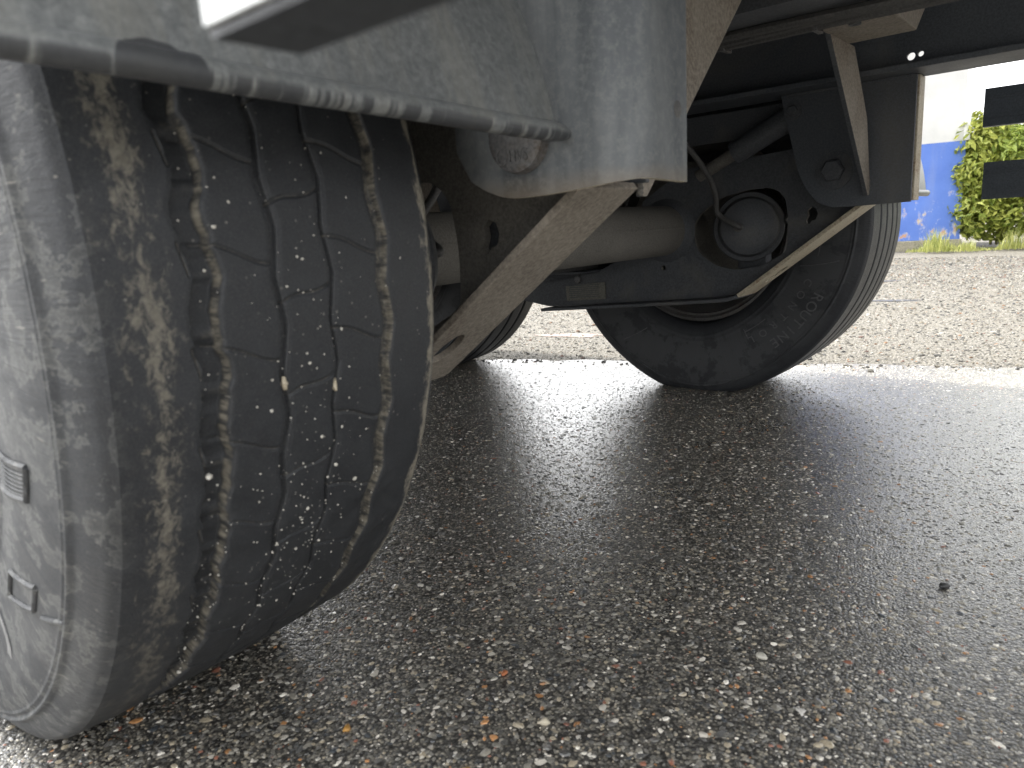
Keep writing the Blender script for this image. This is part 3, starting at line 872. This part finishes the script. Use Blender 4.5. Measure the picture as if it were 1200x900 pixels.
# --- wheels
def sidewall_profile():
    return [(0.150, 0.292), (0.163, 0.300), (0.172, 0.315), (0.183, 0.340), (0.1875, 0.375), (0.1885, 0.400), (0.188, 0.425), (0.1865, 0.450), (0.1835, 0.470), (0.1790, 0.489), (0.1745, 0.503), (0.1700, 0.512), (0.1650, 0.5195), (0.157, 0.5248)]
def make_profile(nt):
    sp = sidewall_profile()
    pts = spline([(a, b, 0) for a, b in sp], 10)
    pts = [(p.x, p.y) for p in pts]
    hw = 0.157
    tread = [(y, RT - 0.005 * (y / hw) ** 2) for y in np.linspace(-hw, hw, nt)]
    left = [(-y, r) for y, r in pts]
    right = [(y, r) for y, r in reversed(pts)]
    return np.array(left[:-1] + tread + right[1:])
def tri(t):
    return 2 * np.abs(2 * (t - np.floor(t + 0.5))) - 1
def tyre_mesh(style, thetas, nt, yc):
    prof = make_profile(nt)
    y, r = prof[:, 0], prof[:, 1]
    T, Y = np.meshgrid(thetas, y, indexing='ij')
    Rr = np.broadcast_to(r, T.shape).copy()
    Yy = Y.copy()
    gv = np.zeros_like(T)
    per = 2 * math.pi / 41
    if style == 'zigzag':
        cen = -0.009
        gs = ((-0.0815, 0.0108, 0.0145, 0.0035, 0.35), (-0.0190, 0.0026, 0.0060, 0.003, 0.0), (0.0328, 0.0018, 0.0055, 0.003, 0.5), (0.0945, 0.0062, 0.0095, 0.0035, 0.15))
    else:
        gs = ((-0.092, 0.0045, 0.009, 0, 0), (-0.032, 0.0045, 0.009, 0, 0), (0.032, 0.0045, 0.009, 0, 0), (0.092, 0.0045, 0.009, 0, 0))
    cl = []
    for (g0, hw, dep, amp, ph) in gs:
        c = g0 + amp * tri(T / per + ph)
        if style == 'zigzag' and hw > 0.008:
            c = c + 0.0012 * np.sin(T * 37 + 2) + 0.0009 * np.sin(T * 91 + 1) + 0.0006 * np.sin(T * 203)
        cl.append(c)
        d = np.abs(Y - c)
        k = np.clip((hw - d) / np.where(Y > c, 0.0036 if hw > 0.004 else 0.0016, 0.0014) + 0.5, 0, 1)
        if style == 'zigzag' and hw > 0.004:
            k = k * (1 - 0.15 * np.clip(np.sin(T * 61) * 0.5 + np.sin(T * 143) * 0.5, 0, 1))
        Rr -= dep * k
        gv = np.maximum(gv, np.where(Y > c, np.clip(1.25 * (1 - np.abs(2 * k - 1)) + (0.55 * k if 0.004 < hw < 0.008 else 0.0), 0, 1) * (1.0 if hw > 0.004 else 0.35), 0.5 * k if 0.004 < hw < 0.008 else 0.05 * k))
        lip = np.exp(-((d - hw - 0.002) / 0.0016) ** 2) * 0.0006
        Rr -= lip
    if style == 'zigzag':
        def sipe(a, b, th0, slope, wd, dep):
            frac = np.clip((Y - cl[a]) / (cl[b] - cl[a]), 0, 1)
            inside = (Y > cl[a]) & (Y < cl[b])
            t = T - R(th0) - R(slope) * frac - R(0.25) * np.sin(frac * 6.283)
            d = np.abs((t / per) - np.round(t / per)) * per * RT
            k = np.clip((wd - d) / 0.0012 + 0.5, 0, 1) * inside
            return k * dep, k
        for a, b, th0, sl in ((0, 1, 3.3, -2.1), (1, 2, -2.5, 1.6), (2, 3, 3.4, -2.0)):
            dd, k = sipe(a, b, th0, sl, 0.0009, 0.0030)
            Rr -= dd
            gv = np.maximum(gv, 0.55 * k)
        # short wear cuts beside the wide groove
        for j in range(-12, 16):
            t0 = R(3.3 + j * 360 / 41 - 1.2)
            d = np.abs(Y - (-0.0935 - 0.003 * ((T - t0) / R(1.5))))
            k = np.clip((0.0010 - d) / 0.001 + 0.5, 0, 1) * (np.abs(T - t0) < R(1.4))
            Rr -= 0.002 * k
            gv = np.maximum(gv, 0.5 * k)
    # raised rings on both sidewalls
    side = np.abs(Y) > 0.158
    for r0, hh, ww in ((0.4865, 0.0042, 0.0028), (0.478, 0.0018, 0.0016), (0.345, 0.0025, 0.004), (0.330, 0.002, 0.003)):
        Yy += np.sign(Y) * np.where(side, hh * np.exp(-((Rr - r0) / ww) ** 2), 0)
    # load: flat contact patch and a slight bulge above it
    Tb = np.angle(np.exp(1j * (T + math.pi / 2)))
    bul = np.exp(-(Tb / 0.42) ** 2) * np.exp(-((Rr - 0.43) / 0.07) ** 2) * 0.012
    Yy += np.sign(Y) * np.where(side, bul, 0)
    Rr = Rr * (1 + np.clip(0.040 - 0.11 * Y, 0.024, 0.060) * np.exp(-(Tb / 0.46) ** 2))
    X = Rr * np.cos(T); Z = Rr * np.sin(T)
    Z = np.where(Z < -ZC + GZ + 0.001, -ZC + GZ + 0.001, Z)
    n, m = T.shape
    V = np.stack([X, Yy, Z], -1).reshape(-1, 3)
    i = np.arange(n)[:, None]; j = np.arange(m - 1)[None, :]
    i2 = (i + 1) % n
    F = np.stack([i * m + j + 0 * i, i * m + j + 1, i2 * m + j + 1, i2 * m + j], -1).reshape(-1, 4)
    me = bpy.data.meshes.new('tyre')
    me.vertices.add(len(V)); me.vertices.foreach_set('co', V.astype(np.float32).ravel())
    me.loops.add(F.size); me.loops.foreach_set('vertex_index', F.astype(np.int32).ravel())
    me.polygons.add(len(F)); me.polygons.foreach_set('loop_start', np.arange(0, F.size, 4, dtype=np.int32))
    me.polygons.foreach_set('use_smooth', np.ones(len(F), dtype=bool))
    for nm, d in (('ty', Y), ('tt', T * RT), ('gv', gv)):
        me.attributes.new(nm, 'FLOAT', 'POINT').data.foreach_set('value', np.ascontiguousarray(d, dtype=np.float32).ravel())
    me.update(); me.validate()
    return me
def side_y(r):
    sp = sorted((b, a) for a, b in sidewall_profile())
    return float(np.interp(r, [q[0] for q in sp], [q[1] for q in sp]))
def tyre_attr(me, ty):
    n = len(me.vertices)
    for nm, d in (('ty', np.full(n, ty)), ('tt', np.linspace(0, 0.05, n)), ('gv', np.zeros(n))):
        me.attributes.new(nm, 'FLOAT', 'POINT').data.foreach_set('value', d.astype(np.float32))
    return me
def lettering(words, sgn, loc, rub, hub):
    """raised sidewall letters, one object each; words: text, size, radius, angle (deg), pitch"""
    for s, size, r0, ang, pitch in words:
        for i, chr_ in enumerate(s):
            v, f = text_polys(chr_, size, 0.0)
            vs, fs = [], []
            off = (i - (len(s) - 1) / 2) * pitch
            for hgt in (0.0030, -0.002):
                for p in v:
                    th = R(ang) + sgn * (p[0] + off) / r0
                    rr = r0 + p[1]
                    vs.append((rr * math.cos(th), sgn * (side_y(rr) + hgt), rr * math.sin(th)))
            n = len(v)
            ec = {}
            for q in f:
                fs.append(tuple(q))
                for a, b in zip(q, q[1:] + q[:1]):
                    ec[frozenset((a, b))] = ec.get(frozenset((a, b)), 0) + 1
            for q in f:
                for a, b in zip(q, q[1:] + q[:1]):
                    if ec[frozenset((a, b))] == 1:
                        fs.append((a, b, b + n, a + n))
            o = link('raised_letter', tyre_attr(fixn(mesh(vs, fs)), sgn * 0.18), rub, hub); o.location = loc
fine = np.radians(np.concatenate([np.arange(-80, 62, 0.155), np.arange(62, 280, 2.0)]))
coarse = np.radians(np.arange(-90, 270, 1.5))
def wheel(x, near, tm, rub, words, label=None):
    yc = 0.2005 if near else 2.2025
    if x: yc += INS if near else -INS
    sg = -1 if near else 1                     # outboard direction
    # hub / drum is the wheel's own mesh
    hub = lathe('wheel', [(0.0, 0.06), (0.09, 0.06), (0.10, 0.02), (0.14, 0.0), (0.14, -0.03), (0.205, -0.05), (0.205, -0.22), (0.16, -0.235), (0.073, -0.235)], 40, (x, yc, ZC), (0, sg, 0), 'axle', trailer)
    if label: tag(hub, label)
    t = link('tyre', tm, rub, hub); t.location = (x, yc, ZC)
    rp = [(0.302, -0.158), (0.292, -0.165), (0.285, -0.155), (0.284, -0.12), (0.272, -0.10), (0.262, -0.05), (0.262, 0.04), (0.272, 0.09), (0.284, 0.12), (0.285, 0.155), (0.292, 0.165), (0.302, 0.158), (0.298, 0.15), (0.290, 0.15), (0.280, 0.115), (0.255, 0.09), (0.245, 0.05), (0.235, 0.035), (0.15, 0.03), (0.12, 0.045), (0.11, 0.045), (0.11, 0.037), (0.14, 0.022), (0.235, 0.027), (0.250, 0.03), (0.252, -0.05), (0.265, -0.11), (0.276, -0.125), (0.278, -0.15), (0.292, -0.158)]
    lathe('rim', rp, 64, (x, yc, ZC), (0, sg, 0), 'rim', hub, closed=True)
    if words:
        lettering(words[1], words[0], (x, yc, ZC), 'rubber_letter', hub)
    return hub
mz = tyre_mesh('zigzag', fine, 330, 0)
ms = tyre_mesh('straight', coarse, 120, 0)
wheel(0, True, mz, 'rubber_dirty', (-1, [('O', 0.11, 0.395, -62, 0.05)]), 'worn near wheel with zigzag grooves, dried mud and sand specks')
wheel(0, False, ms, 'rubber_far', (-1, [('ROUTINE', 0.042, 0.444, -41, 0.031), ('CONTROL', 0.032, 0.400, -43, 0.041)]))
wheel(X2, False, ms, 'rubber_far', None)
wheel(X2, True, ms, 'rubber_far', None)
# frame lines moulded into the far sidewall
def side_lines(x, yc, sgn, arcs, hub, rub, w=0.0016):
    for r0, r1, a0, a1 in arcs:
        n = 10
        path = [(r0 + (r1 - r0) * i / n, R(a0 + (a1 - a0) * i / n)) for i in range(n + 1)]
        pts = [(x + r * math.cos(t), yc + sgn * (side_y(r) + 0.0008), ZC + r * math.sin(t)) for r, t in path]
        v, f = tubemesh(pts, w, 6)
        link('moulded_line', tyre_attr(fixn(mesh(v, f, smooth=60)), sgn * 0.18), rub, hub)
hubs = [o for o in trailer.children if o.name.startswith('wheel')]
side_lines(0, 2.2025, -1, [(0.36, 0.47, -62, -62), (0.43, 0.43, -88, -62), (0.43, 0.46, -88, -88), (0.43, 0.46, -98, -99), (0.455, 0.455, -110, -90), (0.37, 0.46, -118, -126), (0.37, 0.37, -62, -50), (0.36, 0.46, -20, -14), (0.40, 0.40, -14, 10)], hubs[1], 'rubber_letter')
side_lines(0, 0.2005, -1, [(0.32, 0.43, -24.5, -18.4), (0.43, 0.425, -18.4, -23.1), (0.32, 0.425, -31.5, -23.1), (0.388, 0.439, -41.7, -35.7), (0.439, 0.440, -35.7, -40.2), (0.440, 0.394, -40.2, -47.3), (0.394, 0.388, -47.3, -41.7), (0.455, 0.484, -39, -35.4), (0.435, 0.468, -80, -59.6), (0.468, 0.476, -59.6, -63.5), (0.476, 0.448, -63.5, -82)], hubs[0], 'rubber_dirty', 0.0030)
for k in range(7):
    u = (k + 1) / 8
    side_lines(0, 0.2005, -1, [(0.32, 0.43 - 0.005 * u, -24.5 - 7 * u, -18.4 - 4.7 * u)], hubs[0], 'rubber_dirty', 0.0011)

# stones jammed in the near tyre's grooves and sand grains stuck on the tread
def grains():
    ico = bmesh.new(); bmesh.ops.create_icosphere(ico, subdivisions=1, radius=1)
    bv = np.array([v.co[:] for v in ico.verts]); bf = [tuple(v.index for v in f.verts) for f in ico.faces]; ico.free()
    vs, fs = [], []
    def add(th, y, s, drop=0.0):
        rr = RT - 0.0085 * (y / 0.152) ** 2 - drop
        c = np.array([rr * math.cos(th), 0.2005 + y, ZC + rr * math.sin(th)])
        if c[2] < 0.006: return
        k = len(vs)
        q = bv * (s * rng.uniform(0.6, 1.2, 3)) * rng.uniform(0.8, 1.2, (len(bv), 1)) + c
        vs.extend(map(tuple, q)); fs.extend(tuple(i + k for i in f) for f in bf)
    for _ in range(900):
        th = R(rng.choice([rng.uniform(-58, 22), rng.normal(-33, 9)])); y = rng.uniform(-0.115, 0.145)
        if rng.random() < 0.35: y = rng.normal(0.02, 0.04)
        add(th, float(np.clip(y, -0.14, 0.145)), 0.00062 * math.exp(rng.normal(0, 0.5)))
    for _ in range(24):
        add(R(rng.uniform(-50, 18)), rng.uniform(-0.11, 0.14), 0.0014 * math.exp(rng.normal(0, 0.2)))
    return vs, fs
vs, fs = grains()
g = link('sand_grains', mesh(vs, fs), 'sand', hubs[0]); g['kind'] = 'stuff'
for (y, th, s) in ((-0.019, -9.9, 0.0040), (0.0328, -11.2, 0.0040)):
    rr = RT - 0.003
    bm = bmesh.new(); bmesh.ops.create_icosphere(bm, subdivisions=2, radius=1)
    for v in bm.verts:
        v.co = Vector((v.co.x * 0.9, v.co.y * 0.75, v.co.z * 1.5)) * s * (1 + 0.25 * math.sin(v.co.x * 5 + v.co.y * 7 + y * 90))
    me = bpy.data.meshes.new('m'); bm.to_mesh(me); bm.free()
    o = link('jammed_stone', me, 'tan', hubs[0]); o.location = (rr * math.cos(R(th)), 0.2005 + y, ZC + rr * math.sin(R(th)))

# --- mudguards: rolled lower edge, arc over the tyre
def mudguard(near, x0, rf, a0, z_sag):
    f = (lambda y: y) if near else mir
    y0, y1 = -0.06, 0.458
    ny, na = 36, 40
    vs, fs = [], []
    angs = np.radians(np.concatenate([np.linspace(a0, a0 + 30, 24), np.linspace(a0 + 34, 178 - a0, 30)]))
    na = len(angs)
    ys = np.linspace(y0, y1, ny)
    # swage lip outward at both side edges
    for lay in (0, 1):
        for a in angs:
            for y in ys:
                e = min(y - y0, y1 - y)
                r = rf - 0.004 * lay + 0.0012 * math.sin(y * 31 + a * 9)
                vs.append((x0 + r * math.cos(a), f(y), ZC + r * math.sin(a) - z_sag * (y - 0.2)))
    off = na * ny
    for i in range(na - 1):
        for j in range(ny - 1):
            q = (i * ny + j, i * ny + j + 1, (i + 1) * ny + j + 1, (i + 1) * ny + j)
            fs.append(q); fs.append(tuple(off + t for t in reversed(q)))
        for j in (0, ny - 1):
            fs.append((i * ny + j, (i + 1) * ny + j, off + (i + 1) * ny + j, off + i * ny + j))
    for i in (0, na - 1):
        for j in range(ny - 1):
            fs.append((i * ny + j, i * ny + j + 1, off + i * ny + j + 1, off + i * ny + j))
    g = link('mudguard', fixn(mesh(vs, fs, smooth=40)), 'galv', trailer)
    xs, zs = x0 + rf * math.cos(R(a0)), ZC + rf * math.sin(R(a0))
    path = [(xs + 0.002 + 0.0012 * math.sin(y * 31), f(y), zs - 0.004 - z_sag * (y - 0.2)) for y in np.linspace(y0, y1 + 0.012, 40)]
    rr = [0.0098] * 38 + [0.0085, 0.0055]
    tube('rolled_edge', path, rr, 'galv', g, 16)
    for yy in (0.05, 0.40):
        tube('mudguard_stay', [(0.02, f(yy), ZC + rf + 0.002), (0.02, f(yy), 1.155)], 0.016, 'black', g, 12)
    return g
mudguard(True, 0.0, 0.632, 12.0, 0.035)
mudguard(False, 0.0, 0.574, 7.0, 0.0)

# --- side guard rails (hollow aluminium profile, open rear end)
def guard(near, z0, z1, xs):
    f = (lambda y: y) if near else mir
    ya, yb = -0.032, 0.0
    h = z1 - z0
    t = 0.003
    out = [(ya, z0), (yb, z0), (yb, z1), (ya, z1)]
    hole = [(ya + t, z0 + t), (yb - t, z0 + t), (yb - t, z1 - t), (ya + t, z1 - t)]
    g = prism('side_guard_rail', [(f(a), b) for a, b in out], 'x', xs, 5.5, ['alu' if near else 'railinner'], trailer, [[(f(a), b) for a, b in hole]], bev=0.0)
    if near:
        # the underside's shade is put into the colour: a separate strip set into the profile
        prism('underside_shade', [(xs + 0.0, f(ya) + 0.002), (5.5, f(ya) + 0.002), (5.5, f(yb)), (xs + 0.0, f(yb))], 'z', z0 - 0.003, z0 - 0.0002, ['railshade'], g)
    else:
        for zz in (z0 + h * 0.25, z0 + h * 0.75):
            yi = f(yb)
            prism('profile_rib', [(xs + 0.012, zz - 0.003), (5.5, zz - 0.003), (5.5, zz + 0.003), (xs + 0.012, zz + 0.003)], 'y', yi - 0.004, yi - 0.0003, ['railinner'], g)
    return g
guard(True, 0.592, 0.70, 0.855)
guard(True, 0.80, 0.905, 0.855)
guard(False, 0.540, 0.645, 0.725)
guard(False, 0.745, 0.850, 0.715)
for x in (2.0, 4.4):
    for near in (True, False):
        f = (lambda y: y) if near else mir
        ya, yb = sorted((f(0.004), f(0.05)))
        box('guard_post', (x, ya, 0.52), (x + 0.06, yb, 1.156), ['blue'], trailer)

# ------------------------------------------------------------------ building with the blue base band
bd = Vector((0.97, 0.243, 0)).normalized(); bnv = Vector((bd.y, -bd.x, 0))
corner = Vector((-0.55, 10.6, 0))
bld = tag(empty('building', corner), 'painted building with bright blue base band and white wall above, behind the trailer', 'building')
def slab(name, u0, u1, d0, d1, z0, z1, m, parent, bev=0.004):
    P = [corner + bd * u - bnv * d for u, d in ((u0, d0), (u1, d0), (u1, d1), (u0, d1))]
    return prism(name, [(p.x, p.y) for p in P], 'z', z0, z1, [m], parent, bev=bev)
slab('plinth', -1.85, 0.02, -0.04, 2.0, -0.05, 0.10, 'concrete', bld, 0.01)
slab('blue_band', -1.8, 0, 0, 1.95, 0.1002, 1.30, 'blue_render', bld)
slab('white_wall', -1.796, -0.004, 0.006, 1.945, 1.3005, 3.6, 'white_render', bld)
slab('corner_trim', -0.03, 0.035, -0.012, 0.03, 1.302, 3.6, 'pipe_white', bld)
slab('roof', -1.95, 0.15, -0.15, 2.1, 3.601, 3.75, 'roof', bld)

# ------------------------------------------------------------------ shrubs and weeds
def leaf_cloud(n, cx, cy, w, d, h, size, seed, base=0.05):
    g = np.random.default_rng(seed)
    lob = g.uniform(-1, 1, (16, 3)) * np.array([w * 0.42, d * 0.42, 0]) + np.array([0, 0, 0])
    lob[:, 2] = g.uniform(0.18, 0.82, 16) * h
    lr = g.uniform(0.22, 0.36, 16) * max(w, h) * 0.62
    k = g.integers(0, 16, n)
    dr = g.normal(size=(n, 3)); dr /= np.linalg.norm(dr, axis=1, keepdims=True)
    rad = g.uniform(0.55, 1.05, n) ** 0.6
    C = lob[k] + dr * (lr[k] * rad)[:, None]
    C[:, 2] = np.clip(C[:, 2], base, None)
    nrm = dr + g.normal(0, 0.6, (n, 3)) + np.array([0, 0, 0.35]); nrm /= np.linalg.norm(nrm, axis=1, keepdims=True)
    t = np.cross(nrm, g.normal(size=(n, 3))); t /= np.linalg.norm(t, axis=1, keepdims=True)
    b = np.cross(nrm, t)
    L = size * g.uniform(0.6, 1.3, n)[:, None]; W = L * 0.36
    C = C + np.array([cx, cy, 0])
    tip = C + t * L + nrm * L * -0.2; root = C - t * L * 0.7
    a1 = C + b * W + nrm * W * 0.35; a2 = C - b * W + nrm * W * 0.35
    V = np.stack([root, a1, tip, a2], 1).reshape(-1, 3)
    F = [(4 * i, 4 * i + 1, 4 * i + 2) for i in range(n)] + [(4 * i, 4 * i + 2, 4 * i + 3) for i in range(n)]
    hue = np.repeat(np.clip(g.normal(0.5, 0.28, n) + (C[:, 2] / h - 0.5) * 0.25, 0, 1), 4)
    me = bpy.data.meshes.new('foliage')
    me.from_pydata(V.tolist(), [], F)
    me.attributes.new('lc', 'FLOAT', 'POINT').data.foreach_set('value', hue.astype(np.float32))
    return me
SH = [(-0.22, 11.0, 1.0, 1.0, 1.66, 'leaf', 'bright green shrub growing right against the corner of the blue wall'),
      (0.28, 10.75, 1.2, 1.1, 1.70, 'leaf2', 'leafy shrub second from the blue wall, behind the side guard rails'),
      (1.15, 10.9, 1.2, 1.1, 1.6, 'leaf', 'leafy shrub third from the blue wall, towards the right edge'),
      (2.1, 10.6, 1.3, 1.1, 1.5, 'leaf2', 'leafy shrub fourth from the blue wall, beyond the right edge'),
      (3.2, 10.9, 1.4, 1.2, 1.7, 'leaf', 'large leafy shrub at the far right end of the row')]
for i, (x, y, w, d, h, m, lab) in enumerate(SH):
    s = tag(empty('shrub', (x, y, 0)), lab, 'shrub', 'row of shrubs beside the building')
    c = link('crown', leaf_cloud(9000, x, y, w * 1.1, d, h, 0.062, 40 + i), m, s)
    for k in range(5):
        an = k * 1.3 + i
        tube('trunk', spline([(x + 0.05 * math.cos(an), y + 0.05 * math.sin(an), 0), (x + 0.15 * math.cos(an), y + 0.15 * math.sin(an), h * 0.4), (x + w * 0.3 * math.cos(an), y + d * 0.3 * math.sin(an), h * 0.8)], 4), [0.016, 0.015, 0.014, 0.013, 0.012, 0.010, 0.008, 0.006, 0.004], 'bark', s, 6)
def grass(name, n, xr, yr, hmax, label, seed):
    g = np.random.default_rng(seed)
    vs, fs, lc = [], [], []
    for i in range(n):
        x = g.uniform(*xr); y = yr(x) + g.normal(0, 0.16)
        h = hmax * g.uniform(0.15, 1.0) * max(0.12, 0.55 + 0.5 * math.sin(x * 7.3) + 0.35 * math.sin(x * 17.1 + 1)); an = g.uniform(0, 6.28); le = g.uniform(0.1, 0.5) * h
        d = np.array([math.cos(an), math.sin(an), 0]); s = np.array([-d[1], d[0], 0]) * 0.0032
        p0 = np.array([x, y, -0.01]); p1 = p0 + d * le * 0.35 + np.array([0, 0, h * 0.6]); p2 = p0 + d * le + np.array([0, 0, h])
        k = len(vs)
        vs += [p0 - s, p0 + s, p1 + s * 0.8, p1 - s * 0.8, p2]
        fs += [(k, k + 1, k + 2, k + 3), (k + 3, k + 2, k + 4)]
        lc += [g.uniform(0, 1)] * 5
    me = mesh(vs, fs)
    me.attributes.new('lc', 'FLOAT', 'POINT').data.foreach_set('value', np.array(lc, dtype=np.float32))
    return tag(link(name, me, 'grass'), label, 'grass', kind='stuff')
grass('weeds', 6000, (-1.0, 3.6), lambda x: 10.05 + 0.12 * x + 0.12 * math.sin(x * 4), 0.24, 'dry yellow green weeds along the foot of the shrubs', 3)

# ------------------------------------------------------------------ single conspicuous pebbles on the asphalt
PB = [(0.581, 0.301, 0.0062, (0.36, 0.22, 0.07), 'ochre pebble at the bottom edge of the picture'),
      (0.419, 0.264, 0.0050, (0.50, 0.27, 0.07), 'orange pebble on the asphalt right of the near tyre'),
      (0.751, 0.670, 0.0065, (0.55, 0.53, 0.46), 'pale grey chip lying on the asphalt, right of the middle'),
      (0.598, 0.408, 0.0055, (0.58, 0.52, 0.40), 'cream pebble on the asphalt near the bottom middle'),
      (0.303, 0.084, 0.0058, (0.55, 0.50, 0.40), 'cream pebble on the asphalt under the near tyre'),
      (0.500, 0.454, 0.0045, (0.42, 0.14, 0.05), 'brick red pebble on the asphalt near the bottom middle'),
      (0.902, 0.992, 0.0070, (0.05, 0.05, 0.05), 'black stone on the shiny asphalt at the right'),
      (0.827, 0.593, 0.0050, (0.58, 0.56, 0.52), 'white pebble on the asphalt at the lower right')]
for i, (x, y, s, c, lab) in enumerate(PB):
    g = np.random.default_rng(90 + i)
    bm = bmesh.new(); bmesh.ops.create_icosphere(bm, subdivisions=2, radius=1)
    k = g.uniform(-1, 1, (4, 3)) * 2.0
    for v in bm.verts:
        q = 1 + 0.14 * sum(math.sin(v.co.dot(Vector(a)) * 1.6) for a in k)
        v.co = Vector((v.co.x * 1.25, v.co.y * 0.85, v.co.z * 0.6)) * s * q
    me = bpy.data.meshes.new('pebble'); bm.to_mesh(me); bm.free()
    me.polygons.foreach_set('use_smooth', [True] * len(me.polygons))
    s_ = N('pebble_stone'); co = s_.coord(); nn = s_.noise(co, 300, 4, 0.7)
    MAT['pb%d' % i] = s_.done(s_.ramp(nn, (0.3, tuple(q * 0.75 for q in c)), (0.7, c)), 0.4, 0, s_.bump(nn, 0.2, 0.001))
    o = link('pebble', me, 'pb%d' % i)
    o.location = (x, y, GZ + s * 0.42); o.rotation_euler.z = g.uniform(0, 6)
    tag(o, lab, 'pebble', 'loose pebbles on the asphalt')
